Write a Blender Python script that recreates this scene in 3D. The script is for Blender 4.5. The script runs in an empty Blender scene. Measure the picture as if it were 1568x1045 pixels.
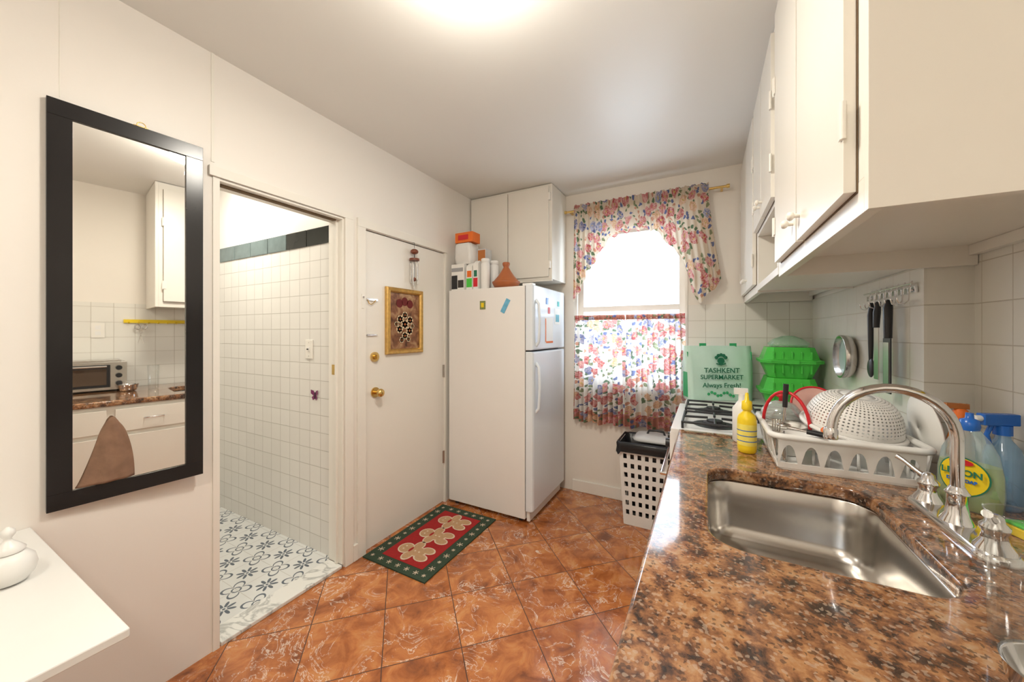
import bpy, math, random
from mathutils import Vector, Matrix
random.seed(7)
S=bpy.context.scene
COL=S.collection
# ------------------------------------------------------------------ node helpers
class G:
    def __init__(s,name):
        s.m=bpy.data.materials.new(name); s.m.use_nodes=True; s.nt=s.m.node_tree
        s.b=s.nt.nodes['Principled BSDF']; s.out=s.nt.nodes['Material Output']
    def n(s,t,ins=None,**pr):
        nd=s.nt.nodes.new(t)
        for k,v in pr.items(): setattr(nd,k,v)
        for k,v in (ins or {}).items(): s.set(nd,k,v)
        return nd
    def set(s,nd,k,v):
        i=nd.inputs[k]
        if isinstance(v,bpy.types.NodeSocket): s.nt.links.new(v,i)
        else:
            if isinstance(v,(tuple,list)) and len(v)==3 and i.type=='RGBA': v=(*v,1)
            i.default_value=v
    def P(s,k,v): s.set(s.b,k,v)
    def math(s,op,a,b=0.0,c=None):
        d={0:a,1:b}
        if c is not None: d[2]=c
        return s.n('ShaderNodeMath',d,operation=op).outputs[0]
    def mix(s,f,a,b,bt='MIX'):
        return s.n('ShaderNodeMixRGB',{0:f,1:a,2:b},blend_type=bt).outputs[0]
    def pos(s): return s.n('ShaderNodeNewGeometry').outputs['Position']
    def obj(s): return s.n('ShaderNodeTexCoord').outputs['Object']
    def uv(s): return s.n('ShaderNodeTexCoord').outputs['UV']
    def xyz(s,v):
        o=s.n('ShaderNodeSeparateXYZ',{0:v}).outputs; return o[0],o[1],o[2]
    def comb(s,x,y,z=0.0): return s.n('ShaderNodeCombineXYZ',{0:x,1:y,2:z}).outputs[0]
    def noise(s,v,sc,det=3.0,dist=0.0,rough=.5):
        return s.n('ShaderNodeTexNoise',{'Vector':v,'Scale':sc,'Detail':det,'Distortion':dist,'Roughness':rough})
    def ramp(s,f,st,interp='LINEAR'):
        nd=s.n('ShaderNodeValToRGB',{0:f}); cr=nd.color_ramp; cr.interpolation=interp
        while len(cr.elements)<len(st): cr.elements.new(0.5)
        for e,(p,c) in zip(cr.elements,st):
            e.position=p; e.color=(*c,1) if len(c)==3 else c
        return nd.outputs[0]
    def bump(s,h,st=.3,d=.002):
        s.P('Normal',s.n('ShaderNodeBump',{'Height':h,'Strength':st,'Distance':d}).outputs[0])
def basic(name,col,rough=.5,metal=0.,var=.06,scale=9.,bump=0.,bs=60.,trans=0.,coat=0.,emis=0.,ior=1.45,spec=.5):
    g=G(name); p=g.pos(); nz=g.noise(p,scale).outputs[0]
    g.P('Base Color',g.mix(nz,tuple(c*(1-var) for c in col),tuple(min(1,c*(1+var)) for c in col)))
    g.P('Roughness',rough); g.P('Metallic',metal); g.P('IOR',ior); g.P('Specular IOR Level',spec)
    if trans: g.P('Transmission Weight',trans)
    if coat: g.P('Coat Weight',coat)
    if emis: g.P('Emission Color',col); g.P('Emission Strength',emis)
    if bump: g.bump(g.noise(p,bs,4.).outputs[0],bump,.003)
    return g.m
def thin(name,tint,refl=.12,body=0.,bcol=(.8,.8,.8)):
    g=G(name); nz=g.noise(g.pos(),20.).outputs[0]
    tp=g.n('ShaderNodeBsdfTransparent',{0:g.mix(nz,tint,tuple(min(1,c*1.04) for c in tint))})
    gl=g.n('ShaderNodeBsdfGlossy',{'Roughness':.04})
    lw=g.n('ShaderNodeLayerWeight',{0:.35}).outputs['Facing']
    mx=g.n('ShaderNodeMixShader',{0:g.math('ADD',g.math('MULTIPLY',lw,.35),refl),1:tp.outputs[0],2:gl.outputs[0]})
    if body:
        g.P('Base Color',bcol); g.P('Roughness',.25)
        mx=g.n('ShaderNodeMixShader',{0:body,1:mx.outputs[0],2:g.b.outputs[0]})
    g.nt.links.new(mx.outputs[0],g.out.inputs[0]); return g.m
def tile(name,ax,size,col,grout,rough=.12,oz=0.,ou=0.,mort=.004):
    g=G(name); x,y,z=g.xyz(g.pos())
    u=x if ax=='x' else y
    v=g.comb(g.math('ADD',u,10+ou),g.math('ADD',z,oz+size*10))
    br=g.n('ShaderNodeTexBrick',{'Vector':v,'Color1':col,'Color2':tuple(c*.96 for c in col),'Mortar':grout,'Scale':1.,'Mortar Size':mort*.5,'Mortar Smooth':.2,'Bias':0.,'Brick Width':size,'Row Height':size})
    br.offset=0.; br.squash=1.
    g.P('Base Color',br.outputs[0])
    g.P('Roughness',g.math('ADD',g.math('MULTIPLY',br.outputs[1],.5),rough))
    h=g.math('ADD',g.math('MULTIPLY',br.outputs[1],-1.),g.math('MULTIPLY',g.noise(g.pos(),14.,1.).outputs[0],.6))
    g.bump(h,.5,.002)
    return g.m
# ------------------------------------------------------------------ mesh builder
class B:
    def __init__(s): s.v=[];s.f=[];s.mi=[];s.sm=[];s.uv=[];s.mats=[];s.M=Matrix()
    def mat(s,m):
        if m not in s.mats: s.mats.append(m)
        return s.mats.index(m)
    def add(s,vs,fs,m,smooth=False,uvs=None):
        o=len(s.v); k=s.mat(m)
        for p in vs: s.v.append(tuple(s.M@Vector(p)))
        for i,f in enumerate(fs):
            s.f.append([o+a for a in f]); s.mi.append(k); s.sm.append(smooth)
            s.uv.append([uvs[a] for a in f] if uvs else None)
    def box(s,x0,y0,z0,x1,y1,z1,m):
        x0,x1=min(x0,x1),max(x0,x1);y0,y1=min(y0,y1),max(y0,y1);z0,z1=min(z0,z1),max(z0,z1)
        vs=[(x0,y0,z0),(x1,y0,z0),(x1,y1,z0),(x0,y1,z0),(x0,y0,z1),(x1,y0,z1),(x1,y1,z1),(x0,y1,z1)]
        s.add(vs,[(0,3,2,1),(4,5,6,7),(0,1,5,4),(1,2,6,5),(2,3,7,6),(3,0,4,7)],m)
    def loft(s,rings,m,smooth=True,cap0=True,cap1=True,closed=False):
        n=len(rings[0]); vs=[p for r in rings for p in r]; fs=[]
        R=len(rings)
        for i in range(R if closed else R-1):
            a=i*n; b=((i+1)%R)*n
            for j in range(n):
                k=(j+1)%n
                fs.append((a+j,a+k,b+k,b+j))
        s.add(vs,fs,m,smooth)
        if not closed:
            if cap0: s.add(rings[0],[tuple(reversed(range(n)))],m)
            if cap1: s.add(rings[-1],[tuple(range(n))],m)
    def lathe(s,prof,loc,m,seg=32,sx=1.,sy=1.,cap0=True,cap1=True,smooth=True):
        rings=[[(loc[0]+r*sx*math.cos(2*math.pi*j/seg),loc[1]+r*sy*math.sin(2*math.pi*j/seg),loc[2]+z) for j in range(seg)] for r,z in prof]
        s.loft(rings,m,smooth,cap0,cap1)
    def tube(s,pts,r,m,seg=12,closed=False):
        pts=[Vector(p) for p in pts]; n=len(pts); rs=r if isinstance(r,list) else [r]*n
        rings=[]; up=None
        for i,p in enumerate(pts):
            if closed: t=(pts[(i+1)%n]-pts[i-1]).normalized()
            else: t=(pts[min(i+1,n-1)]-pts[max(i-1,0)]).normalized()
            if up is None:
                up=Vector((0,0,1)) if abs(t.z)<.9 else Vector((1,0,0))
            up=(up-t*up.dot(t)).normalized(); w=t.cross(up)
            rings.append([tuple(p+(up*math.cos(2*math.pi*j/seg)+w*math.sin(2*math.pi*j/seg))*rs[i]) for j in range(seg)])
        s.loft(rings,m,True,closed=closed)
    def cyl(s,p0,p1,r,m,seg=20,r1=None): s.tube([p0,p1],[r,r if r1 is None else r1],m,seg)
    def prism(s,poly,z0,z1,m):
        s.loft([[(x,y,z0) for x,y in poly],[(x,y,z1) for x,y in poly]],m,False)
    def sphere(s,c,r,m,sx=1,sy=1,sz=1,seg=20,rg=12):
        rings=[]
        for i in range(rg+1):
            a=-math.pi/2+math.pi*i/rg; rr=max(.001,math.cos(a))*r
            rings.append([(c[0]+rr*sx*math.cos(2*math.pi*j/seg),c[1]+rr*sy*math.sin(2*math.pi*j/seg),c[2]+r*sz*math.sin(a)) for j in range(seg)])
        s.loft(rings,m)
    def grid(s,fn,nu,nv,m,uvf=None,smooth=True,skip=None):
        vs=[];uv=[];fs=[]
        for i in range(nu+1):
            for j in range(nv+1):
                vs.append(fn(i/nu,j/nv)); uv.append(uvf(i/nu,j/nv) if uvf else (i/nu,j/nv))
        for i in range(nu):
            for j in range(nv):
                if skip and skip(i,j): continue
                a=i*(nv+1)+j; fs.append((a,a+nv+1,a+nv+2,a+1))
        s.add(vs,fs,m,smooth,uv)
    def done(s,name,bevel=0.,solid=0.,parent=None,seg=2,off=0.):
        me=bpy.data.meshes.new(name)
        V=[Vector(p) for p in s.v]
        c=Vector(((min(p.x for p in V)+max(p.x for p in V))/2,(min(p.y for p in V)+max(p.y for p in V))/2,min(p.z for p in V)))
        if parent: c=Vector((0,0,0))
        me.from_pydata([tuple(p-c) for p in V],[],s.f)
        for m in s.mats: me.materials.append(m)
        for p,k,sm in zip(me.polygons,s.mi,s.sm): p.material_index=k; p.use_smooth=sm
        ul=me.uv_layers.new(name='UVMap')
        for p,u in zip(me.polygons,s.uv):
            if u:
                for li,q in zip(p.loop_indices,u): ul.data[li].uv=q
        me.update()
        o=bpy.data.objects.new(name,me); COL.objects.link(o); o.location=c
        if solid:
            md=o.modifiers.new('solid','SOLIDIFY'); md.thickness=solid; md.offset=off
        if bevel:
            md=o.modifiers.new('bev','BEVEL'); md.width=bevel; md.segments=seg; md.limit_method='ANGLE'; md.angle_limit=math.radians(50)
            md.harden_normals=False
        if parent:
            o.parent=parent; o.matrix_parent_inverse=Matrix.Translation(parent.location).inverted()
        return o
def rr(cx,cy,hx,hy,r,z=None,k=6):
    out=[]
    for q,(sx,sy) in enumerate([(1,1),(-1,1),(-1,-1),(1,-1)]):
        for i in range(k+1):
            a=math.pi/2*q+math.pi/2*i/k
            x=cx+sx*(hx-r)+r*math.cos(a); y=cy+sy*(hy-r)+r*math.sin(a)
            out.append((x,y) if z is None else (x,y,z))
    return out
def text(s,size,M,m,parent,name,ext=.0004,sx=1.):
    cu=bpy.data.curves.new(name,'FONT'); cu.body=s; cu.size=size; cu.align_x='CENTER'; cu.align_y='CENTER'; cu.extrude=ext; cu.offset=.0006
    o=bpy.data.objects.new(name+'_tmp',cu); COL.objects.link(o)
    bpy.context.view_layer.update()
    me=bpy.data.meshes.new_from_object(o.evaluated_get(bpy.context.evaluated_depsgraph_get()))
    bpy.data.objects.remove(o)
    me.transform(M@Matrix.Diagonal((sx,1,1,1))); me.materials.clear(); me.materials.append(m)
    ob=bpy.data.objects.new(name,me); COL.objects.link(ob)
    ob.parent=parent; ob.matrix_parent_inverse=Matrix.Translation(parent.location).inverted()
    return ob
# ------------------------------------------------------------------ materials
H=1.38; CE=2.59
XL=-1.88; YF=3.05; XR=.63; XR2=.74; YS=1.667; YB=-1.1
WALL=basic('wall_paint',(.86,.82,.765),.42,var=.02,scale=1.5,bump=.12,bs=35)
WALLF=basic('wall_paint_far',(.85,.80,.72),.5,var=.02,scale=2,bump=.1,bs=35)
CEIL=basic('ceiling_paint',(.80,.79,.75),.36,var=.02,scale=1.2,bump=.10,bs=10,spec=.4)
TRIM=basic('trim_gloss_paint',(.86,.83,.76),.28,var=.03,scale=5,bump=.06,bs=20)
DOOR=basic('door_paint',(.86,.83,.77),.3,var=.02,scale=3,bump=.05,bs=12)
CAB=basic('cabinet_paint',(.84,.805,.73),.3,var=.03,scale=4,bump=.07,bs=18)
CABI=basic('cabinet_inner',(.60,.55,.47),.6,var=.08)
WHITE=basic('white_plastic',(.84,.83,.80),.35,var=.02)
FRW=basic('fridge_enamel',(.84,.82,.79),.28,var=.01,bump=.05,bs=220)
FRD=basic('fridge_door_daylight_tint',(.78,.83,.88),.22,var=.01,bump=.04,bs=220)  # white door, bluish window light put into its colour
BLACK=basic('black_plastic',(.02,.02,.022),.35,var=.2)
BLKW=basic('black_wood',(.010,.009,.010),.22,var=.4,scale=30)
DARK=basic('dark_gap',(.05,.045,.04),.7)
GAP=basic('worn_gap',(.16,.10,.05),.8,var=.3,scale=30)
CHROME=basic('chrome',(.80,.80,.81),.09,1.,var=.02)
STEEL=basic('steel',(.60,.575,.54),.24,1.,var=.05,scale=25)
BRASS=basic('brass',(.72,.50,.18),.25,1.,var=.08)
GOLD=basic('gold_frame',(.60,.38,.12),.35,.7,var=.35,scale=45,bump=.5,bs=80)
IRON=basic('cast_iron',(.025,.025,.027),.5,var=.2)
GREEN=basic('green_plastic',(.08,.58,.07),.25,var=.05)
YEL=basic('yellow_plastic',(.88,.64,.02),.3,var=.03)
RED=basic('red_plastic',(.62,.02,.03),.3,var=.05)
ORANGE=basic('orange_card',(.80,.17,.02),.45,var=.1)
BLUE=basic('blue_plastic',(.02,.14,.55),.25,var=.05)
BROWNB=basic('amber_bottle',(.50,.17,.04),.2,var=.1)
TERRA=basic('terracotta',(.42,.13,.045),.4,var=.12,scale=20)
GLASS=thin('clear_glass',(.95,.97,.97),.06)
CLEARP=thin('clear_plastic',(.90,.94,.92),.08,.22,(.85,.88,.86))
SOAPC=thin('clear_bottle',(.80,.90,.95),.10,.18,(.65,.85,.90))
SOAPL=basic('soap_liquid',(.62,.62,.06),.12,trans=.35,var=.03)
REFBR=basic('reflected_brown',(.24,.14,.09),.95,var=.35,scale=25,bump=.6,bs=70)
PAPER=basic('paper_white',(.85,.84,.80),.6,var=.03)
MINT=basic('mint_bag',(.66,.90,.80),.5,var=.05,scale=14,bump=.3,bs=18)
DGREEN=basic('dark_green_print',(.02,.18,.10),.5,var=.05)
MIRR=basic('mirror_glass',(.92,.92,.90),.015,1.,var=.02)
TEAL=basic('slate_glass_tile',(.15,.20,.20),.10,var=.35,scale=12)
BLKT=basic('black_tile',(.03,.033,.03),.08,var=.2)
TILEB_Y=tile('bath_tile','x',.108,(.82,.80,.75),(.50,.47,.42),.07,oz=-.0,mort=.004)
TS_X=tile('backsplash_tile_a','x',.125,(.82,.80,.73),(.54,.50,.42),.12,oz=.03,mort=.0035)
TS_Y=tile('backsplash_tile_b','y',.125,(.82,.80,.73),(.54,.50,.42),.12,oz=.03,mort=.0035)
BAGK=basic('black_liner',(.012,.012,.014),.28,var=.2,bump=.8,bs=30)
LAMP=basic('lamp_opal_glass',(1.,.96,.88),.4,emis=3.,var=0)
LAMPC=basic('lamp_opal_glass_cool',(1.,.97,.90),.4,emis=4.,var=0)

def granite():
    g=G('granite'); p=g.pos()
    n1=g.noise(p,24.,8.,.3,.66).outputs[0]
    n0=g.noise(p,7.,3.,.5).outputs[0]
    f=g.math('ADD',g.math('MULTIPLY',n1,.78),g.math('MULTIPLY',n0,.22))
    base=g.ramp(f,[(.36,(.022,.014,.011)),(.43,(.085,.042,.025)),(.49,(.22,.095,.042)),(.56,(.38,.185,.08)),(.65,(.44,.28,.16)),(.72,(.26,.18,.13))])
    v=g.n('ShaderNodeTexVoronoi',{'Vector':p,'Scale':190.}).outputs['Color']
    r=g.n('ShaderNodeSeparateColor',{0:v}).outputs[0]
    base=g.mix(g.math('MULTIPLY',g.math('GREATER_THAN',r,.88),.4),base,(.50,.38,.28))
    base=g.mix(g.math('MULTIPLY',g.math('LESS_THAN',r,.12),.6),base,(.02,.015,.013))
    g.P('Base Color',base); g.P('Roughness',.10); g.P('Coat Weight',.5); g.P('Coat Roughness',.03)
    return g.m
GRAN=granite()
def floortile():
    g=G('floor_tile'); x,y,z=g.xyz(g.pos()); T=.33; q=.70710678
    a=g.math('SUBTRACT',g.math('MULTIPLY',g.math('ADD',x,y),q),.2456-T*20)
    b=g.math('SUBTRACT',g.math('MULTIPLY',g.math('SUBTRACT',y,x),q),.258-T*20)
    v=g.comb(a,b)
    br=g.n('ShaderNodeTexBrick',{'Vector':v,'Color1':(1,1,1),'Color2':(1,1,1),'Mortar':(0,0,0),'Scale':1.,'Mortar Size':.0022,'Mortar Smooth':.1,'Bias':0.,'Brick Width':T,'Row Height':T})
    br.offset=0.; br.squash=1.
    ci=g.comb(g.math('FLOOR',g.math('DIVIDE',a,T)),g.math('FLOOR',g.math('DIVIDE',b,T)))
    wn=g.n('ShaderNodeTexWhiteNoise',{'Vector':ci},noise_dimensions='3D')
    off=g.n('ShaderNodeVectorMath',{0:wn.outputs[1],1:(9.,9.,9.)},operation='MULTIPLY').outputs[0]
    pv=g.n('ShaderNodeVectorMath',{0:v,1:off},operation='ADD').outputs[0]
    n1=g.noise(pv,8.,7.,.8,.65).outputs[0]
    col=g.ramp(n1,[(.30,(.18,.048,.014)),(.44,(.38,.115,.030)),(.56,(.55,.195,.055)),(.72,(.66,.32,.12))])
    n2=g.noise(pv,6.5,6.,1.4,.62).outputs[0]
    ve=g.math('ABSOLUTE',g.math('SUBTRACT',n2,.5))
    vm=g.ramp(ve,[(0.,(1,1,1)),(.012,(0,0,0))])
    n3=g.noise(pv,4.,2.).outputs[0]
    vm=g.math('MULTIPLY',g.math('MULTIPLY',vm,g.ramp(n3,[(.38,(0,0,0)),(.54,(1,1,1))])),.95)
    col=g.mix(vm,col,(.90,.78,.64))
    col=g.mix(g.math('MULTIPLY',wn.outputs[0],.2),col,(.28,.08,.025))
    col=g.mix(br.outputs[1],col,(.08,.03,.016))
    g.P('Base Color',col); g.P('Roughness',g.math('ADD',.11,g.math('MULTIPLY',br.outputs[1],.5)))
    g.P('Coat Weight',.4); g.P('Coat Roughness',.05)
    g.bump(g.math('ADD',g.math('MULTIPLY',br.outputs[1],-1.),g.math('MULTIPLY',g.noise(v,9.,2.).outputs[0],.8)),.35,.002)
    return g.m
FLOOR=floortile()
def bathfloor():
    g=G('patterned_floor_tile'); x,y,z=g.xyz(g.pos()); T=.2
    def cell(o):
        u=g.math('SUBTRACT',g.math('FRACT',g.math('ADD',g.math('DIVIDE',x,T),50+o)),.5)
        w=g.math('SUBTRACT',g.math('FRACT',g.math('ADD',g.math('DIVIDE',y,T),50+o)),.5)
        r=g.math('SQRT',g.math('ADD',g.math('MULTIPLY',u,u),g.math('MULTIPLY',w,w)))
        return u,w,r,g.math('ARCTAN2',w,u)
    u,w,r,t=cell(0.); u2,w2,r2,t2=cell(.5)
    pet=g.math('ABSOLUTE',g.math('COSINE',g.math('MULTIPLY',t,4.)))
    m1=g.math('MULTIPLY',g.math('LESS_THAN',r,g.math('MULTIPLY',pet,.27)),g.math('GREATER_THAN',r,.07))
    pet2=g.math('ABSOLUTE',g.math('SINE',g.math('MULTIPLY',t2,2.)))
    lim=g.math('ADD',g.math('MULTIPLY',pet2,.2),.13)
    m2=g.math('LESS_THAN',g.math('ABSOLUTE',g.math('SUBTRACT',r2,lim)),.028)
    m3=g.math('LESS_THAN',g.math('ABSOLUTE',g.math('SUBTRACT',r2,.10)),.02)
    m4=g.math('LESS_THAN',r,.035)
    mk=g.math('MINIMUM',g.math('ADD',g.math('ADD',m1,m2),g.math('ADD',m3,m4)),1.)
    col=g.mix(mk,(.70,.71,.69),(.10,.125,.155))
    e=g.math('GREATER_THAN',g.math('MAXIMUM',g.math('ABSOLUTE',u),g.math('ABSOLUTE',w)),.492)
    col=g.mix(e,col,(.55,.54,.5))
    g.P('Base Color',col); g.P('Roughness',.3); return g.m
BFLOOR=bathfloor()
def marble():
    g=G('white_marble'); p=g.pos(); n=g.noise(p,5.,6.,2.).outputs[0]
    g.P('Base Color',g.ramp(g.math('ABSOLUTE',g.math('SUBTRACT',n,.5)),[(0.,(.45,.46,.44)),(.05,(.78,.78,.74))])); g.P('Roughness',.2); return g.m
MARB=marble()
def floral(name,base=(.86,.84,.80),dim=1.,desat=.12,tl=.36):
    g=G(name); uv=g.uv()
    nz=g.noise(uv,16.,4.,0.,.6).outputs[1]
    dv=g.n('ShaderNodeVectorMath',{0:nz,1:(.075,.075,.0)},operation='MULTIPLY').outputs[0]
    v=g.n('ShaderNodeVectorMath',{0:uv,1:dv},operation='ADD').outputs[0]
    D=lambda c: tuple((k*(1-desat)+.5*desat)*dim for k in c)
    def layer(col,sc,th,st,thr,off,petal):
        vv=g.n('ShaderNodeVectorMath',{0:v,1:(off,off*.7,0.)},operation='ADD').outputs[0]
        vo=g.n('ShaderNodeTexVoronoi',{'Vector':vv,'Scale':sc,'Randomness':.85},voronoi_dimensions='2D')
        sc2=g.n('ShaderNodeSeparateColor',{0:vo.outputs['Color']}).outputs
        d=vo.outputs['Distance']
        c=g.ramp(sc2[0],[(p,D(k)) for p,k in st],'CONSTANT')
        if petal:
            det=g.noise(vv,sc*5,2.,1.5).outputs[0]
            c=g.mix(g.ramp(det,[(.42,(0,0,0)),(.55,(.65,.65,.65))]),c,g.mix(.6,c,(.95,.80,.72)))
            c=g.mix(g.math('LESS_THAN',d,.07),c,D((.70,.50,.12)))
        m=g.math('MULTIPLY',g.math('LESS_THAN',d,th),g.math('GREATER_THAN',sc2[1],thr))
        return g.mix(m,col,c)
    col=layer(base,27.,.36,[(0.,(.09,.18,.07)),(.35,(.10,.14,.34)),(.6,(.24,.27,.12)),(.8,(.66,.30,.18))],.38,3.1,False)
    col=layer(col,10.5,.38,[(0.,(.50,.03,.03)),(.28,(.64,.16,.15)),(.47,(.06,.09,.28)),(.56,(.75,.42,.20)),(.68,(.54,.05,.05)),(.90,(.20,.24,.44))],.10,0.,True)
    nt=g.nt
    g.P('Base Color',col); g.P('Roughness',.85)
    tr=g.n('ShaderNodeBsdfTranslucent',{0:col})
    mx=g.n('ShaderNodeMixShader',{0:tl,1:g.b.outputs[0],2:tr.outputs[0]})
    nt.links.new(mx.outputs[0],g.out.inputs[0]); return g.m
FLOR=floral('floral_fabric',desat=.2,tl=.42)
FLORV=floral('floral_fabric_backlit',(.66,.56,.44),.8)  # same print, darker tan base and dimmed colours paint in the backlit shade
def glasspane():
    g=G('window_glass'); nz=g.noise(g.pos(),30.,5.).outputs[0]
    tp=g.n('ShaderNodeBsdfTransparent',{0:g.mix(nz,(.86,.88,.90),(1,1,1))})
    gl=g.n('ShaderNodeBsdfGlossy',{'Roughness':.03})
    mx=g.n('ShaderNodeMixShader',{0:.06,1:tp.outputs[0],2:gl.outputs[0]})
    g.nt.links.new(mx.outputs[0],g.out.inputs[0]); return g.m
PANE=glasspane()
def perf():
    g=G('perforated_plastic'); x,y,z=g.xyz(g.uv())
    u=g.math('SUBTRACT',g.math('FRACT',g.math('MULTIPLY',x,64.)),.5); w=g.math('SUBTRACT',g.math('FRACT',g.math('MULTIPLY',y,16.)),.5)
    r=g.math('SQRT',g.math('ADD',g.math('MULTIPLY',u,u),g.math('MULTIPLY',w,w)))
    g.P('Base Color',(.86,.84,.80)); g.P('Roughness',.4)
    m=g.math('MULTIPLY',g.math('LESS_THAN',r,.25),g.math('LESS_THAN',y,.90))
    g.P('Alpha',g.math('SUBTRACT',1.,m)); return g.m
PERF=perf()
def picmat():
    g=G('painting'); p=g.pos(); n=g.noise(p,14.,4.,1.).outputs[0]
    g.P('Base Color',g.ramp(n,[(.3,(.06,.017,.009)),(.5,(.26,.11,.05)),(.7,(.50,.33,.18))])); g.P('Roughness',.4); return g.m
PIC=picmat()
RUGG=basic('rug_green',(.035,.06,.035),.95,var=.3,scale=60,bump=.6,bs=250)
RUGR=basic('rug_red',(.35,.015,.015),.95,var=.25,scale=60,bump=.6,bs=250)
RUGT=basic('rug_tan',(.50,.31,.17),.95,var=.2,scale=60,bump=.6,bs=250)
RUGW=basic('rug_cream',(.68,.56,.42),.95,var=.2,scale=60)

# ------------------------------------------------------------------ room shell
b=B(); b.box(-4.15,YB-.12,-.08,XR2+.12,YF+.12,0,FLOOR); b.done('floor')
b=B(); b.box(-4.0,.2,0.0,-2.0,1.42,.012,BFLOOR); b.done('floor_bathroom')
b=B(); b.box(-2.0,.795,0.0,XL+.005,1.394,.018,MARB); b.done('trim_threshold',bevel=.003)
b=B(); b.box(-4.15,YB-.12,CE,XR2+.12,YF+.12,CE+.08,CEIL); b.done('ceiling')
b=B()
for y0,y1,z0,z1 in [(YB,.79,0,CE),(.79,1.405,2.056,CE),(1.405,1.555,0,CE),(1.555,2.335,2.03,CE),(2.335,YF,0,CE)]:
    b.box(XL-.12,y0,z0,XL,y1,z1,WALL)
b.done('wall_left')
b=B(); WX0,WX1,WZ0,WZ1=-.985,-.135,.95,2.25
for x0,x1,z0,z1 in [(XL-.12,WX0,0,CE),(WX1,XR+.22,0,CE),(WX0,WX1,0,WZ0),(WX0,WX1,WZ1,CE)]:
    b.box(x0,YF,z0,x1,YF+.12,z1,WALLF)
b.done('wall_far')
b=B(); b.box(XR,YS,0,XR2+.12,YF,CE,WALLF); b.box(XR2,YB,0,XR2+.12,YS,CE,WALLF); b.done('wall_right')
b=B(); b.box(XL-.12,YB-.12,0,XR2+.12,YB,CE,WALL); b.done('wall_back')
b=B(); b.box(-4.0,1.42,0,XL-.12,1.52,2.04,TILEB_Y); b.box(-4.0,1.42,2.04,XL-.12,1.52,CE,WALL); b.done('wall_bathroom')
b=B(); b.box(-4.12,.08,0,-4.0,1.52,CE,WALL); b.box(-4.0,.08,0,XL-.12,.2,CE,WALL); b.done('wall_bathroom_side')
b=B(); x=-2.03; k=0
while x>-3.9:
    b.box(x-.216,1.413,1.932,x,1.4195,2.038,BLKT if k<2 else TEAL); x-=.222; k+=1
b.done('trim_accent_tiles',bevel=.003)
b=B()
b.box(XL,.344,2.16,XL+.0015,.346,CE,TRIM); b.box(XL,.759,2.12,XL+.003,.771,CE,TRIM)
b.done('trim_wall_seams')
b=B()
b.box(-.118,YF-.008,.92,XR-.008,YF,1.59,TS_X)
b.box(XR-.008,YS-.008,.92,XR,YF,1.60,TS_Y)
b.box(XR,YS-.008,.92,XR2-.008,YS,1.63,TS_X)
b.box(XR2-.008,YB,.92,XR2,YS,1.63,TS_Y)
b.done('trim_backsplash')
b=B(); t=.016
b.box(XL,1.408,0,XL+t,1.462,2.0575,TRIM); b.box(XL,.748,2.058,XL+t,1.462,2.10,TRIM)
b.box(XL,.764,0.0,XL+.006,.789,2.0575,TRIM)
b.box(XL-.12,1.395,0.019,XL+.004,1.4045,2.0455,TRIM); b.box(XL-.12,.79,2.046,XL+.004,1.4045,2.0558,TRIM)
b.box(XL-.05,1.383,0.019,XL-.035,1.3948,2.0455,TRIM)
b.box(XL-.09,1.3932,1.13,XL-.06,1.3948,1.19,BRASS)
b.box(XL-.06,.80,2.040,XL-.03,1.38,2.0458,GAP)
b.done('trim_bathroom_opening',bevel=.002)
b=B()
b.box(XL,1.495,0,XL+t,1.553,2.032,TRIM); b.box(XL,1.495,2.0325,XL+t,2.36,2.085,TRIM); b.box(XL,2.337,0,XL+.01,2.36,2.032,TRIM)
b.box(XL-.042,1.5555,.0,XL-.018,1.5625,2.03,GAP); b.box(XL-.042,1.563,2.0245,XL-.018,2.334,2.0295,GAP)
b.box(XL+.0165,1.52,1.53,XL+.02,1.535,1.62,TRIM); b.cyl((XL+.02,1.5275,1.6),(XL+.026,1.5275,1.6),.006,CHROME,10)
b.done('trim_door_casing',bevel=.002)
b=B(); b.box(-1.03,YF-.016,0,-.14,YF,.10,TRIM); b.done('baseboard_far',bevel=.005)
b=B(); b.box(XL,1.463,0,XL+.02,1.494,.10,TRIM);  b.done('baseboard_left',bevel=.004)
# ------------------------------------------------------------------ door
b=B()
b.box(XL-.042,1.563,.008,XL-.006,2.332,2.024,DOOR)
X=XL-.006
for z in (.32,1.02,):
    b.box(X,2.318,z,X+.006,2.334,z+.10,STEEL); b.cyl((X+.008,2.331,z),(X+.008,2.331,z+.10),.005,STEEL,10)
b.cyl((X,1.633,1.225),(X+.014,1.633,1.225),.031,BRASS,24); b.cyl((X+.014,1.633,1.225),(X+.024,1.633,1.225),.017,BRASS,20)
b.box(X+.024,1.628,1.21,X+.034,1.638,1.24,BRASS)
b.cyl((X,1.640,.995),(X+.008,1.640,.995),.033,BRASS,24); b.cyl((X+.008,1.640,.995),(X+.035,1.640,.995),.012,BRASS,16)
b.sphere((X+.052,1.640,.995),.027,BRASS,sx=.8)
b.box(X,1.575,1.36,X+.008,1.625,1.372,CHROME); b.cyl((X+.010,1.57,1.366),(X+.010,1.65,1.366),.004,CHROME,8)
b.box(X,1.57,1.585,X+.008,1.66,1.60,CHROME)
b.tube([(X+.01,1.575,1.59),(X+.012,1.585,1.565),(X+.012,1.60,1.56),(X+.012,1.62,1.572),(X+.01,1.64,1.59)],.003,BRASS,6)
b.done('door_1',bevel=.002)
b=B(); X0=XL-.004; py0,py1,pz0,pz1=1.72,2.07,1.235,1.69
fr=.034
rings=[]
for ins,dx in [(0,0),(0,.018),(.008,.026),(.018,.022),(.026,.026),(fr,.014),(fr,.006)]:
    rings.append([(X0+dx,py0+ins,pz0+ins),(X0+dx,py1-ins,pz0+ins),(X0+dx,py1-ins,pz1-ins),(X0+dx,py0+ins,pz1-ins)])
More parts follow.
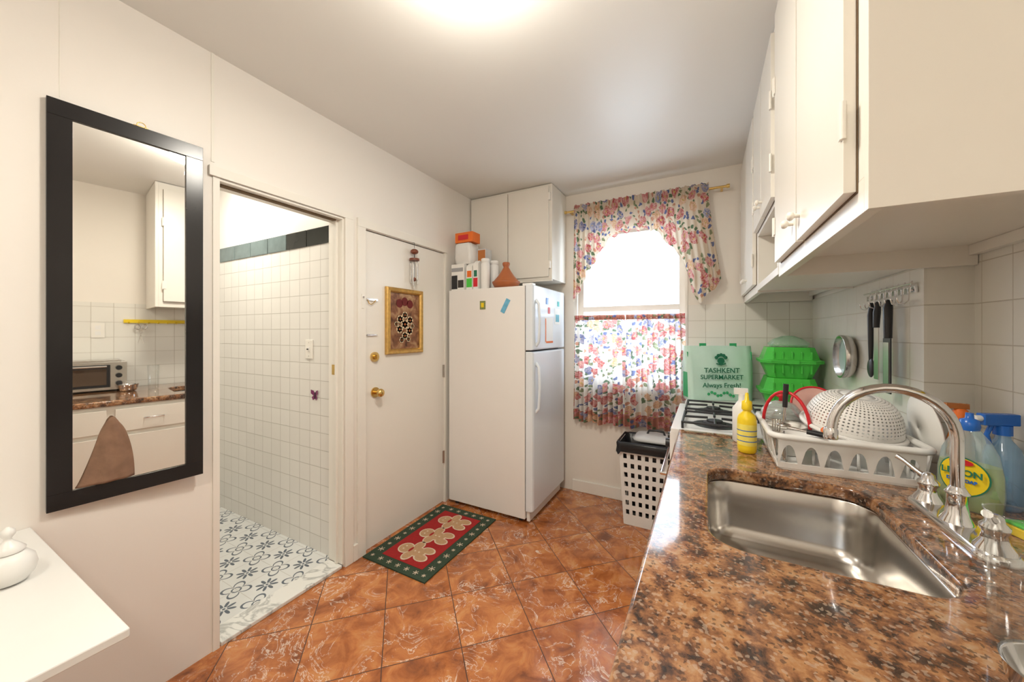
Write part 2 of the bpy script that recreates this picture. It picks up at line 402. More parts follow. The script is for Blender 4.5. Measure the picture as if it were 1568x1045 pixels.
b.loft(rings,GOLD,False,True,False)
b.add([rings[-1][i] for i in range(4)],[(0,1,2,3)],PIC)
PET=basic('petal_cream',(.66,.52,.35),.6,var=.25,scale=60)
for (yy,zz,r) in [(0,.0,.034),(-.045,.035,.030),(.05,.03,.030),(-.05,-.035,.030),(.045,-.045,.032),(0,.065,.026),(0,-.08,.028),(-.03,-.11,.022),(.035,-.105,.02),(.075,-.01,.018),(-.08,.0,.018)]:
    c=((py0+py1)/2+yy,1.44+zz)
    for a in range(6):
        an=a*math.pi/3
        b.cyl((X0+.0065,c[0]+r*.5*math.cos(an),c[1]+r*.5*math.sin(an)),(X0+.0085,c[0]+r*.5*math.cos(an),c[1]+r*.5*math.sin(an)),r*.52,PET,12)
    b.cyl((X0+.008,c[0],c[1]),(X0+.0095,c[0],c[1]),r*.25,TERRA,10)
DRF=basic('dark_red_flower',(.14,.015,.015),.6,var=.3)
for yy,zz in ((-.05,1.585),(.0,1.60),(.05,1.585)):
    b.cyl((X0+.0065,1.895+yy,zz),(X0+.008,1.895+yy,zz),.03,DRF,14)
b.done('framed_picture')
b=B(); wy=1.962; WOODC=basic('chime_wood',(.20,.06,.03),.4,var=.2)
X=XL+.03
b.tube([(XL-.005,wy,2.035),(X,wy,2.03),(X,wy,1.99)],.0015,BLACK,6)
b.sphere((X,wy,1.965),.028,WOODC,sz=.7); b.cyl((X,wy,1.90),(X,wy,1.915),.035,WOODC,20)
for i in range(5):
    a=i*2*math.pi/5; p=(X+.024*math.cos(a),wy+.024*math.sin(a))
    L=(.12,.15,.18,.14,.16)[i]
    b.cyl((p[0],p[1],1.90),(p[0],p[1],1.88),.001,BLACK,6); b.cyl((p[0],p[1],1.88),(p[0],p[1],1.88-L),.005,STEEL,10)
b.cyl((X,wy,1.90),(X,wy,1.76),.001,BLACK,6); b.sphere((X,wy,1.765),.014,WOODC); b.cyl((X,wy,1.915),(X,wy,1.945),.003,BLACK,8)
b.done('wind_chime')
b=B(); sx=-2.225
b.box(sx-.037,1.4135,1.215,sx+.037,1.4195,1.335,TRIM); b.box(sx-.010,1.409,1.262,sx+.010,1.4135,1.288,WHITE)
b.box(sx-.004,1.40,1.272,sx+.004,1.409,1.280,DARK)
b.cyl((sx,1.4135,1.232),(sx,1.412,1.232),.003,STEEL,8); b.cyl((sx,1.4135,1.318),(sx,1.412,1.318),.003,STEEL,8)
b.done('light_switch',bevel=.002)
PURP=basic('butterfly_purple',(.20,.03,.12),.5,var=.3)
b=B(); bx,bz=-2.165,.985
for s in (-1,1):
    b.add([(bx,1.4185,bz),(bx+s*.012,1.415,bz+.03),(bx+s*.035,1.411,bz+.036),(bx+s*.034,1.411,bz+.012),(bx+s*.014,1.415,bz)],[(0,1,2,3,4)],PURP)
    b.add([(bx,1.4185,bz),(bx+s*.016,1.415,bz-.001),(bx+s*.026,1.412,bz-.012),(bx+s*.016,1.413,bz-.03),(bx+s*.004,1.416,bz-.02)],[(0,1,2,3,4)],PURP)
b.cyl((bx,1.416,bz-.02),(bx,1.416,bz+.02),.003,BLACK,8)
b.done('butterfly_decal',solid=.001)
# ------------------------------------------------------------------ mirror
b=B(); eps=math.radians(5.2)
b.M=Matrix.Translation((XL+.003,.3157,0))@Matrix.Rotation(-eps,4,'Z')
W=.397; z0,z1=.80,2.142; f=.054
b.box(0,0,z0,.018,W,z0+f,BLKW); b.box(0,0,z1-f,.018,W,z1,BLKW); b.box(0,0,z0+f,.018,f,z1-f,BLKW); b.box(0,W-f,z0+f,.018,W,z1-f,BLKW)
b.add([(.010,f-.002,z0+f-.002),(.010,W-f+.002,z0+f-.002),(.010,W-f+.002,z1-f+.002),(.010,f-.002,z1-f+.002)],[(0,1,2,3)],MIRR)
b.box(0.001,f*.5,z0+f*.5,.006,W-f*.5,z1-f*.5,DARK)
b.tube([(.008,W*.55+.012*math.cos(a*.5236),z1+.008+.012*math.sin(a*.5236)) for a in range(12)],.002,BRASS,6,closed=True)
b.box(0,W*.5,z1+.0005,.004,W*.6,z1+.008,BRASS)
mo=b.done('wall_mirror',bevel=.002)
b=B(); b.M=Matrix.Translation((XL+.003,.3157,0))@Matrix.Rotation(-eps,4,'Z')
def pf(u,v):
    L=.060+.062*v**.8; R=.200-.035*v**2.2
    if v>.8:
        k=(v-.8)/.2; L+=.006*k*k; R-=.006*k*k
    y=L+(R-L)*u
    d=.012+.016*math.sin(math.pi*u)*(1-.3*v)+.003*math.sin(u*17+v*5)*(1-v*.5)
    return (d,y,z0+f+.004+.205*v+(.022*math.sin(math.pi*u)*((v-.6)/.4)**2 if v>.6 else 0))
b.grid(pf,22,22,REFBR); b.done('brown_reflection_standin',solid=.002)  # made-up shape on the glass, stands in for a brown thing's reflection
# ------------------------------------------------------------------ side table + sugar bowl
b=B(); b.box(XL+.003,-.55,.747,-1.055,.287,.767,WHITE)
for (x,y) in [(-1.84,-.5),(-1.84,.12),(-1.14,-.5),(-1.14,.02)]: b.box(x-.02,y-.02,0,x+.02,y+.02,.747,WHITE)
b.box(-1.82,-.51,.69,-1.16,-.49,.747,WHITE); b.box(-1.82,.01,.69,-1.16,.03,.747,WHITE)
b.done('side_table',bevel=.003)
b=B(); c=(-1.50,.195,.768)
b.lathe([(.020,0),(.030,.004),(.042,.02),(.046,.038),(.042,.058),(.030,.072),(.022,.076)],c,WHITE)
b.lathe([(.027,.077),(.028,.082),(.018,.094),(.008,.104),(.006,.110),(.012,.119),(.011,.130),(.003,.137)],c,WHITE)
b.done('sugar_bowl')
# ------------------------------------------------------------------ fridge
b=B(); FX0,FX1,FY0,FY1=-1.835,-1.150,2.34,3.0
b.box(FX0,FY0,.03,FX1,FY1,1.722,FRW)
for (x,y) in [(FX0+.05,FY0+.05),(FX1-.05,FY0+.05),(FX0+.05,FY1-.05),(FX1-.05,FY1-.05)]: b.cyl((x,y,0),(x,y,.03),.02,BLACK,12)
b.box(FX1,FY0+.012,.09,FX1+.008,FY1-.012,1.715,DARK)
b.box(FX1+.004,FY0+.02,.012,FX1+.03,FY1-.02,.085,WHITE)
body=b.done('refrigerator',bevel=.008,seg=3)
b=B()
for z0_,z1_ in [(.09,1.243),(1.253,1.73)]:
    rings=[]
    for dx,ins in [(0,.0),(.038,0),(.05,.006),(.056,.02)]:
        rings.append([(FX1+.008+dx,FY0+ins,z0_+ins*.6),(FX1+.008+dx,FY1-ins,z0_+ins*.6),(FX1+.008+dx,FY1-ins,z1_-ins*.6),(FX1+.008+dx,FY0+ins,z1_-ins*.6)])
    b.loft(rings,FRD,False)
HX=FX1+.064
for za,zb in [(.80,1.16),(1.285,1.62)]:
    pts=[(HX-.004,FY0+.06,za),(HX+.02,FY0+.06,za+.03),(HX+.028,FY0+.06,(za+zb)/2),(HX+.02,FY0+.06,zb-.03),(HX-.004,FY0+.06,zb)]
    b.tube(pts,[.013,.012,.011,.012,.013],FRD,10)
b.box(FX1-.03,FY0+.02,1.722,FX1+.05,FY0+.08,1.742,WHITE)
b.done('doors',bevel=.005,seg=3,parent=body)
b=B(); y=FY0
b.box(-1.535,y-.003,1.56,-1.485,y-.0002,1.625,basic('magnet_dark',(.25,.28,.10),.5,var=.6,scale=60)); b.box(-1.522,y-.005,1.575,-1.498,y-.003,1.61,YEL)
b.M=Matrix.Translation((-1.31,y-.002,1.58))@Matrix.Rotation(.5,4,'Y')
b.box(-.018,-.002,-.055,.018,.0015,.055,basic('magnet_blue',(.15,.45,.65),.4,var=.3,scale=40)); b.M=Matrix()
X=FX1+.0645
b.box(X,2.56,1.30,X+.001,2.72,1.50,PAPER); b.box(X+.001,2.565,1.31,X+.002,2.58,1.49,ORANGE); b.box(X+.001,2.58,1.30,X+.002,2.72,1.315,ORANGE)
b.box(X,2.62,1.53,X+.002,2.66,1.58,RED); b.box(X,2.76,1.45,X+.001,2.88,1.58,PAPER); b.box(X+.001,2.78,1.47,X+.002,2.86,1.53,basic('note_blue',(.2,.5,.6),.5))
b.box(X,2.82,1.60,X+.003,2.86,1.64,basic('magnet_teal',(.1,.5,.5),.4)); b.box(X,2.58,1.60,X+.003,2.62,1.65,BLUE)
b.done('fridge_magnets')
T0=1.7235
b=B(); b.box(-1.825,2.36,T0,-1.70,2.50,T0+.21,PAPER); b.box(-1.822,2.358,T0+.01,-1.765,2.3598,T0+.12,BLACK); b.box(-1.76,2.358,T0+.02,-1.705,2.3598,T0+.08,DARK)
b.box(-1.822,2.358,T0+.15,-1.71,2.3595,T0+.18,basic('print_grey',(.35,.35,.36),.5)); b.done('coffee_maker_box',bevel=.001)
b=B(); PB=basic('crinkled_white_bag',(.80,.79,.76),.4,bump=.9,bs=22)
rings=[]
for i,(k,z) in enumerate([(.85,0),(1,.05),(.97,.12),(.9,.165),(.7,.175)]):
    rings.append([(-1.735+(x)*k+.004*math.sin(j*2.1+i),2.45+(y)*k+.004*math.cos(j*1.7+i*2),T0+.212+z) for j,(x,y) in enumerate(rr(0,0,.085,.075,.03))])
b.loft(rings,PB); b.done('flour_bag')
b=B(); b.box(-1.81,2.39,T0+.390,-1.640,2.50,T0+.47,ORANGE); b.box(-1.78,2.388,T0+.41,-1.68,2.3898,T0+.45,RED); b.done('tea_box',bevel=.002)
for i,(x0,x1,h) in enumerate([(-1.685,-1.628,.185),(-1.620,-1.575,.20)]):
    b=B(); cc=PAPER
    b.box(x0,2.37,T0,x1,2.44,T0+h,cc); b.box(x0+.003,2.3685,T0+.02,x1-.003,2.3698,T0+.09,[GREEN,RED][i]); b.box(x0+.008,2.3685,T0+.10,x1-.008,2.3698,T0+.15,[ORANGE,DGREEN][i])
    ym=2.405; b.add([(x0,2.37,T0+h),(x1,2.37,T0+h),(x1,2.44,T0+h),(x0,2.44,T0+h),(x0,ym,T0+h+.03),(x1,ym,T0+h+.03)],[(0,1,5,4),(3,4,5,2),(0,4,3),(1,2,5)],cc)
    b.done('food_carton')
b=B(); b.box(-1.645,2.47,T0,-1.565,2.56,T0+.34,basic('carton_grey',(.62,.62,.62),.4,var=.3,scale=20)); b.box(-1.64,2.469,T0+.2,-1.57,2.4698,T0+.33,BROWNB); b.done('cereal_box',bevel=.001)
for x,y in [(-1.53,2.41),(-1.515,2.52)]:
    b=B(); b.lathe([(.033,0),(.036,.006),(.036,.20),(.030,.21),(.034,.212),(.034,.235),(.03,.24)],(x,y,T0),WHITE,24); b.done('storage_jar')
b=B(); c=(-1.365,2.45,T0)
b.lathe([(.070,0),(.093,.012),(.107,.04),(.109,.05),(.10,.05),(.097,.045)],c,TERRA)
b.lathe([(.10,.052),(.093,.062),(.064,.095),(.040,.13),(.026,.155),(.020,.165),(.026,.178),(.030,.192),(.026,.202),(.010,.205)],c,TERRA)
b.done('tagine')
# ------------------------------------------------------------------ cabinet above the fridge
b=B(); b.box(XL+.003,2.715,1.815,-1.09,YF-.003,CE-.004,CAB)
b.box(XL+.003,2.712,1.80,-1.09,2.73,1.8145,CAB)
for x0,x1 in [(-1.865,-1.49),(-1.484,-1.115)]:
    b.box(x0,2.697,1.835,x1,2.7145,2.565,CAB)
b.box(-1.4895,2.708,1.835,-1.4845,2.7148,2.565,GAP)
for x in (-1.51,-1.464): b.cyl((x,2.697,1.90),(x,2.68,1.90),.010,CAB,14)
for z in (1.90,2.45): b.box(-1.1145,2.690,z,-1.098,2.7145,z+.06,TRIM)
b.done('fridge_top_cabinet',bevel=.003)
# ------------------------------------------------------------------ window
b=B(); y=YF+.03
for x0,x1,z0,z1 in [(WX0,WX0+.045,WZ0,WZ1),(WX1-.045,WX1,WZ0,WZ1),(WX0+.0455,WX1-.0455,WZ1-.045,WZ1),(WX0+.0455,WX1-.0455,WZ0,WZ0+.05),(WX0+.0455,WX1-.0455,1.56,1.605)]:
    b.box(x0,y,z0,x1,y+.05,z1,TRIM)
for za,zc in ((WZ0+.051,1.559),(1.606,WZ1-.046)):
    b.box(WX0+.046,y+.02,za,WX1-.046,y+.024,zc,PANE)
b.done('window_1')
b=B()
b.box(WX0-.03,YF-.014,WZ0+.001,WX0,YF,WZ1-.0005,TRIM); b.box(WX1,YF-.014,WZ0+.001,WX1+.015,YF,WZ1-.0005,TRIM); b.box(WX0-.03,YF-.014,WZ1,WX1+.035,YF,WZ1+.06,TRIM)
b.box(WX0-.03,YF-.03,WZ0-.03,WX1+.014,YF+.028,WZ0,TRIM)
b.done('trim_window')
yc=2.985
def cafe(xa,xb,ph,lean):
    def fn(u,v):
        x=xa+(xb-xa)*u; z=1.515-(1.515-.675)*v
        amp=.008+.014*v; k=11
        x+=lean*v*(u-.5)
        return (x+.006*math.sin(u*k*6.28+1),yc+amp*math.sin(u*k*6.28+ph)+.012*math.sin(u*9+ph*2)*v,z+.012*math.sin(u*20+ph)*v)
    return fn
b=B()
b.grid(cafe(-.995,-.575,.3,.03),110,24,FLOR,lambda u,v:(u*.62,v*.85))
b.grid(cafe(-.570,-.140,1.7,.03),110,24,FLOR,lambda u,v:(u*.62+3,v*.85+1))
FLB=floral('floral_border',(.50,.22,.16))
for (xa,xb,ph,o) in [(-.995,-.575,.3,0),(-.570,-.14,1.7,4)]:
    ff=cafe(xa,xb,ph,.03)
    def f2(u,v,ff=ff):
        p=ff(u,1.0); return (p[0],p[1]-.002,p[2]+.045-.09*v)
    b.grid(f2,110,3,FLB,lambda u,v,o=o:(u*.62+o,v*.09))
    def f3(u,v,ff=ff):
        p=ff(u,0.0); return (p[0],p[1]-.011+.004*math.sin(u*200),p[2]+.012-.04*v)
    b.grid(f3,160,3,FLB,lambda u,v,o=o:(u*.62+o,v*.04+.5))
b.cyl((-.99,yc,1.498),(-.145,yc,1.498),.005,TRIM,10)
b.done('cafe_curtain')
key=[(-.985,1.64),(-.95,1.68),(-.90,1.80),(-.847,1.90),(-.80,1.96),(-.737,2.06),(-.66,2.145),(-.56,2.175),(-.455,2.185),(-.312,2.17),(-.22,2.05),(-.131,1.92),(-.085,1.66),(-.03,1.60),(.03,1.67),(.095,1.75)]
def low(x):
    for (a,za),(c,zc) in zip(key,key[1:]):
        if x<=c: return za+(zc-za)*max(0,(x-a))/(c-a)
    return key[-1][1]
def val(u,v):
    xb=-.985+1.08*u; xt=-.985+1.005*u
    zl=low(xb)+.012*math.sin(u*70)
    if v<.12:
        z=2.462-.07*(v/.12)+.005*math.sin(u*120)
        return (xt,2.955-.010*math.sin(math.pi*v/.12)+.007*math.sin(u*48*6.28),z)
    w0=(v-.12)/.88; zt=2.392
    z=zt+(zl-zt)*w0; w=min(1,max(0,(2.39-z)/.6))
    x=xt+(xb-xt)*w**1.3
    a=.007+.022*w
    return (x,2.955+a*math.sin(u*24*6.28)*(.6+.4*math.sin(u*13))-.02*w-.03*math.exp(-((w0-.97)/.05)**2)*.4,z)
b=B(); b.grid(val,260,34,FLORV,lambda u,v:(u*1.5,v*(2.455-low(-.975+1.07*u))))
b.cyl((-1.06,2.972,2.42),(.13,2.972,2.42),.009,BRASS,14)
b.cyl((.13,2.972,2.42),(.15,2.972,2.42),.014,BRASS,14); b.cyl((-1.06,2.972,2.42),(-1.075,2.972,2.42),.014,BRASS,14)
b.box(.095,2.972,2.412,.11,YF-.001,2.428,BRASS); b.box(-1.035,2.972,2.412,-1.02,YF-.001,2.428,BRASS)
b.done('window_valance')
# ------------------------------------------------------------------ rug
b=B(); RX0,RX1,RY0,RY1=-1.855,-1.36,1.52,2.285
b.box(RX0,RY0,0,RX1,RY1,.008,RUGG); b.box(RX0+.085,RY0+.075,.008,RX1-.085,RY1-.075,.0095,RUGR)
def disc(x,y,r,z,m,sx=1,sy=1): b.lathe([(r,0),(r,z)],(x,y,.0095),m,20,sx,sy,smooth=False)
for cy in (1.71,1.905,2.10):
    cx=-1.605
    for k,(g_,mm) in enumerate([(.008,RUGW),(0,RUGT)]):
        hh=.0012+.0006*k
        disc(cx-.075,cy,.045+g_,hh,mm); disc(cx+.01,cy,.05+g_,hh+.0002,mm,1.2,.85)
        for s in (-1,1):
            disc(cx-.015,cy+s*.055,.030+g_,hh+.0004,mm,.9,1.25); disc(cx+.075,cy+s*.038,.030+g_,hh+.0003,mm,1.3,.9)
    for dx,dy in [(-.085,.015),(-.085,-.015),(0,0),(.03,0)]: disc(cx+dx,cy+dy,.006,.003,RUGW)
    disc(cx-.035,cy,.012,.003,RUGR,.7,2.)
def flake(x,y,r=.02):
    for a in range(3):
        an=a*math.pi/3; c,s_=math.cos(an),math.sin(an); w=.0022
        b.add([(x-r*c-w*s_,y-r*s_+w*c,.0092),(x-r*c+w*s_,y-r*s_-w*c,.0092),(x+r*c+w*s_,y+r*s_-w*c,.0092),(x+r*c-w*s_,y+r*s_+w*c,.0092)],[(0,1,2,3)],RUGW)
i=0
yy=RY0+.04
while yy<RY1-.02:
    flake(RX0+.042,yy,.022 if i%2 else .013); flake(RX1-.042,yy,.022 if i%2 else .013); yy+=.068; i+=1
for xx in (-1.74,-1.67,-1.60,-1.53,-1.46): flake(xx,RY0+.038,.018); flake(xx,RY1-.038,.018)
b.done('door_mat')
# ------------------------------------------------------------------ hamper
b=B(); HP=basic('hamper_plastic',(.82,.81,.78),.4,var=.03)
hc=(-.362,2.80)
def hw(z): k=z/.58; return .160+.030*k,.115+.02*k
def side(fa,nholes,rows=7):
    nu=nholes*4+2; nv=rows*4+6
    def fn(u,v):
        z=.01+.57*v; return fa(z,u)
    def skip(i,j):
        ii=i-1; jj=j-3
        if ii<0 or jj<0 or ii>=nholes*4 or jj>=rows*4: return False
        return (ii%4 in(1,2)) and (jj%4 in (1,2))
    b.grid(fn,nu,nv,HP,smooth=False,skip=skip)
def mk(sx0,sy0,sx1,sy1):
    def fa(z,u):
        a,c=hw(z); x0=hc[0]+sx0*a;y0=hc[1]+sy0*c;x1=hc[0]+sx1*a;y1=hc[1]+sy1*c
        return (x0+(x1-x0)*u,y0+(y1-y0)*u,z)
    return fa
side(mk(-1,-1,1,-1),7); side(mk(1,-1,1,1),5); side(mk(1,1,-1,1),7); side(mk(-1,1,-1,-1),5)
a,c=hw(0); b.box(hc[0]-a,hc[1]-c,.0,hc[0]+a,hc[1]+c,.01,HP)
a,c=hw(.58)
b.loft([rr(hc[0],hc[1],a+.004,c+.004,.03,.55),rr(hc[0],hc[1],a+.012,c+.010,.03,.56),rr(hc[0],hc[1],a+.012,c+.010,.03,.585),rr(hc[0],hc[1],a+.0,c+.0,.03,.59)],HP,True,False,False)
hob=b.done('laundry_hamper',solid=.003)
b=B()
rings=[]
for (g_,z) in [(-.03,.08),(-.012,.5),(.0,.592),(.014,.600),(.022,.585),(.020,.55),(.024,.52)]:
    a,c=hw(max(z,.0)) if z<=.5 else hw(.58)
    rings.append([(x,y,z+.014*math.sin(j*1.3)*(1 if z<.56 and g_>.015 else .2)) for j,(x,y) in enumerate(rr(hc[0],hc[1],a+g_,c+g_,.04))])
b.loft(rings,BAGK,True,True,False); b.done('bin_liner',parent=hob)
b=B(); LIDM=basic('lid_grey',(.60,.60,.60),.4)
hx,hy=hc[0]+.045,hc[1]+.01
b.loft([rr(hx,hy,.145,.115,.05,.604),rr(hx,hy,.15,.12,.05,.615),rr(hx,hy,.135,.105,.05,.63),rr(hx,hy,.07,.05,.03,.64)],LIDM)
b.tube([(hx-.06,hy,.635),(hx-.05,hy,.662),(hx,hy,.668),(hx+.05,hy,.662),(hx+.06,hy,.635)],.008,BLACK,8)
b.done('lid',parent=hob)
# ------------------------------------------------------------------ counter, sink
CX=-.117; CZ=.92
def curve2d(loops,z0,z1,bev,m,name):
    cu=bpy.data.curves.new(name,'CURVE'); cu.dimensions='2D'; cu.fill_mode='BOTH'; cu.extrude=(z1-z0)/2-bev; cu.bevel_depth=bev; cu.bevel_resolution=3
    for lp in loops:
        sp=cu.splines.new('POLY'); sp.points.add(len(lp)-1); sp.use_cyclic_u=True
        for p,q in zip(sp.points,lp): p.co=(q[0],q[1],0,1)
    o=bpy.data.objects.new(name+'_t',cu); COL.objects.link(o); bpy.context.view_layer.update()
    me=bpy.data.meshes.new_from_object(o.evaluated_get(bpy.context.evaluated_depsgraph_get())); bpy.data.objects.remove(o)
    me.name=name; me.materials.clear(); me.materials.append(m)
    ob=bpy.data.objects.new(name,me); ob.location=(0,0,(z0+z1)/2); COL.objects.link(ob); return ob
e=.010
outer=[(CX+e,YB+.02),(XR2-.01-e,YB+.02),(XR2-.01-e,YS-.012-e),(XR-.012-e,YS-.012-e),(XR-.012-e,1.905-e),(CX+e,1.905-e)]
SKX,SKY,SHX,SHY=.209,1.162,.210,.264
def sinkloop(g_,z=None):
    return rr(SKX,SKY,SHX+g_,SHY+g_,.085+max(g_,-.05),z,8)
hole=[p for p in sinkloop(.0)]
curve2d([outer,hole],CZ-.038,CZ,.008,GRAN,'granite_countertop')
b=B()
rings=[sinkloop(.018,.879),sinkloop(.001,.880),sinkloop(-.003,.875),sinkloop(-.008,.80),sinkloop(-.014,.74),sinkloop(-.026,.715),sinkloop(-.045,.704),rr(SKX+.04,SKY,.06,.06,.055,.700,8)]
b.loft(rings,STEEL,True,False,False)
dc=(SKX+.04,SKY)
b.lathe([(.062,.7),(.045,.703),(.042,.692),(.036,.688),(.01,.688)],(dc[0],dc[1],0),CHROME,24,cap0=False)
b.done('kitchen_sink',solid=.001)
b=B(); FXc=-.095
b.box(FXc,YB+.02,.10,FXc+.018,1.90,.880,CAB); b.box(FXc+.05,YB+.02,0,FXc+.065,1.90,.10,CAB); b.box(FXc+.018,1.885,.0,.60,1.90,.880,CAB)
b.box(FXc+.018,YB+.02,.0,.72,YB+.035,.880,CAB)
ys=[-.9,-.4,.1,.56,.98,1.42,1.86]
for y0,y1 in zip(ys,ys[1:]):
    b.box(FXc-.016,y0+.02,.70,FXc-.0005,y1-.02,.855,CAB); b.box(FXc-.016,y0+.02,.13,FXc-.0005,y1-.02,.67,CAB)
    ym=(y0+y1)/2
    b.tube([(FXc-.016,ym-.05,.78),(FXc-.04,ym-.05,.78),(FXc-.04,ym+.05,.78),(FXc-.016,ym+.05,.78)],.005,CHROME,8)
b.done('base_cabinets',bevel=.003)
# faucet
b=B(); fx,fy=.52,1.24
b.loft([rr(fx,fy,.036,.165,.034,CZ+.0005),rr(fx,fy,.036,.165,.034,CZ+.010),rr(fx,fy,.030,.158,.029,CZ+.017)],CHROME)
pts=[(fx,fy,CZ+.012),(fx,fy,1.0),(fx,fy,1.13)]
for i in range(1,19):
    a=math.pi*i/18*.97; pts.append((fx-.113+.113*math.cos(a),fy,1.13+.112*math.sin(a)))
pts.append((pts[-1][0]-.003,fy,1.108))
b.tube(pts,.0115,CHROME,16)
b.lathe([(.030,.012),(.028,.02),(.020,.035),(.017,.06),(.017,.08),(.021,.085),(.017,.09),(.0125,.1)],(fx,fy,CZ),CHROME)
p=pts[-1]; b.lathe([(.0145,0),(.0155,.004),(.0155,.024),(.0125,.03)],(p[0],p[1],p[2]-.008),CHROME,20)
for s,yy in ((1,fy+.125),(-1,fy-.125)):
    b.lathe([(.031,.012),(.029,.022),(.020,.036),(.017,.052),(.021,.058),(.021,.066),(.014,.074),(.012,.085),(.005,.09)],(fx,yy,CZ),CHROME)
    b.tube([(fx,yy,CZ+.074),(fx-.014,yy+s*.02,CZ+.085),(fx-.03,yy+s*.045,CZ+.102),(fx-.038,yy+s*.06,CZ+.108)],[.008,.006,.006,.008],CHROME,10)
b.done('kitchen_faucet')
# ------------------------------------------------------------------ stove
b=B(); SY0,SY1=1.915,2.625; SX0,SX1=-.15,.60
b.box(SX0+.02,SY0,.02,SX1,SY1,.8945,FRW); b.box(SX0+.035,SY0+.02,0,SX1-.02,SY1-.02,.0195,BLACK)
b.box(SX0,SY0,.895,SX1,SY1,.915,FRW)
b.box(SX0-.006,SY0+.03,.16,SX0+.0195,SY1-.03,.70,FRW); b.box(SX0-.008,SY0+.12,.3,SX0-.0065,SY1-.12,.56,BLACK)
b.box(SX0-.004,SY0,.74,SX0+.0195,SY1,.8945,FRW)
b.tube([(SX0,SY0+.08,.66),(SX0-.05,SY0+.08,.66),(SX0-.05,SY1-.08,.66),(SX0,SY1-.08,.66)],.009,CHROME,10)
for i in range(5):
    y=SY0+.09+i*.13; b.cyl((SX0-.004,y,.82),(SX0-.03,y,.82),.022,BLACK,16)
for cx in (.04,.38):
    for cy in (2.09,2.45):
        b.lathe([(.10,0),(.085,.001),(.03,.002)],(cx,cy,.9155),BLACK,28); b.lathe([(.05,0),(.05,.012),(.036,.014),(.036,.022),(.01,.024)],(cx,cy,.917),IRON,24)
        h=.945
        sq=[(cx-.14,cy-.14),(cx+.14,cy-.14),(cx+.14,cy+.14),(cx-.14,cy+.14)]
        for p,q in zip(sq,sq[1:]+sq[:1]): b.cyl((*p,h),(*q,h),.006,IRON,8)
        for p in sq: b.cyl((*p,.915),(*p,h),.006,IRON,8)
        for a in range(4):
            an=a*math.pi/2; c,s_=math.cos(an),math.sin(an)
            b.cyl((cx+.14*c,cy+.14*s_,h),(cx+.03*c,cy+.03*s_,h+.004),.006,IRON,8)
b.done('gas_stove',bevel=.003)
b=B(); b.box(-.10,2.64,0,.61,YF-.02,.8995,CAB); b.box(-.12,2.635,.90,.61,YF-.01,.919,WHITE); b.done('corner_counter',bevel=.004)
# ------------------------------------------------------------------ upper cabinets
def ucab(name,y0,y1,zb,doors,xb,niche=None):
    b=B(); UX=.24; th=.018
    if niche:
        b.box(UX,y0,niche,xb,y1,CE-.004,CAB)
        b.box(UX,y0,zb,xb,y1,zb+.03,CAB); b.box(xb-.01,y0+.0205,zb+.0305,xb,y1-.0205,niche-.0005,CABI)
        b.box(UX,y0,zb+.0305,xb,y0+.02,niche-.0005,CAB); b.box(UX,y1-.02,zb+.0305,xb,y1,niche-.0005,CAB)
        zd=niche+.02
    else:
        b.box(UX,y0,zb,xb,y0+th,CE-.004,CAB); b.box(UX,y1-th,zb,xb,y1,CE-.004,CAB)
        b.box(UX,y0+th+.0003,zb,UX+.022,y1-th-.0003,zb+.06,CAB)
        b.box(UX+.0003,y0+th+.0003,zb+.0605,xb,y1-th-.0003,CE-.004,CAB)
        b.box(xb-.02,y0+th+.0003,zb+.03,xb,y1-th-.0003,zb+.060,CAB)
        zd=zb+.045
    for k,(a,c) in enumerate(doors):
        b.box(UX-.020,a,zd,UX-.0022,c,CE-.06,CAB)
        b.box(UX-.0018,a-.003,zd-.003,UX-.0004,c+.003,CE-.057,GAP)
        ky=c-.035 if k%2==0 else a+.035
        b.cyl((UX-.020,ky,zd+.06),(UX-.034,ky,zd+.06),.006,CAB,12); b.sphere((UX-.040,ky,zd+.06),.012,CAB,sx=.8)
        hy=a-.006 if k%2==0 else c+.006
        for z in (zd+.10,CE-.35):
            b.box(UX-.024,min(hy,hy+(.02 if k%2==0 else -.02)),z,UX-.0205,max(hy,hy+(.02 if k%2==0 else -.02)),z+.06,TRIM)
            b.cyl((UX-.022,hy,z-.004),(UX-.022,hy,z+.064),.005,TRIM,10)
    return b.done(name,bevel=.0025,seg=2)
ucab('wall_cabinet',.815,1.655,1.588,[(.862,1.243),(1.257,1.60)],XR2-.010)
ucab('wall_cabinet',1.668,2.278,1.600,[(1.69,1.97),(1.98,2.26)],XR-.010,niche=1.88)
ucab('wall_cabinet',2.282,YF-.010,1.592,[(2.31,2.65),(2.66,3.02)],XR-.010)
# ------------------------------------------------------------------ utensil rail
b=B(); X=XR-.010
b.box(X-.006,1.69,1.515,X,2.10,1.535,CHROME)
for y in (1.72,2.07): b.cyl((X,y,1.525),(X-.012,y,1.525),.006,CHROME,8)
b.cyl((X-.014,1.69,1.545),(X-.014,2.10,1.545),.003,CHROME,8)
hk=[1.71+.048*i for i in range(8)]
for y in hk:
    b.tube([(X-.006,y,1.555),(X-.012,y,1.53),(X-.014,y,1.49),(X-.026,y,1.475),(X-.040,y,1.482),(X-.044,y,1.50)],.0025,CHROME,8)
b.done('utensil_hook_rail')
def hang(name,y,parts):
    b=B(); parts(b,XR-.045,y); return b.done(name)
def knife(b,x,y):
    b.tube([(x+.004,y,1.50),(x,y,1.46),(x-.002,y,1.40)],[.008,.012,.010],BLACK,10); b.box(x-.003,y-.001-.02,1.20,x+.0,y+.02,1.40,STEEL)
def grater(b,x,y):
    b.tube([(x+.004,y,1.50),(x,y,1.47),(x,y,1.36)],[.008,.014,.012],BLACK,10)
    b.box(x-.004,y-.030,1.16,x+.0,y+.030,1.36,BLACK); b.box(x-.006,y-.022,1.175,x-.0045,y+.022,1.345,STEEL)
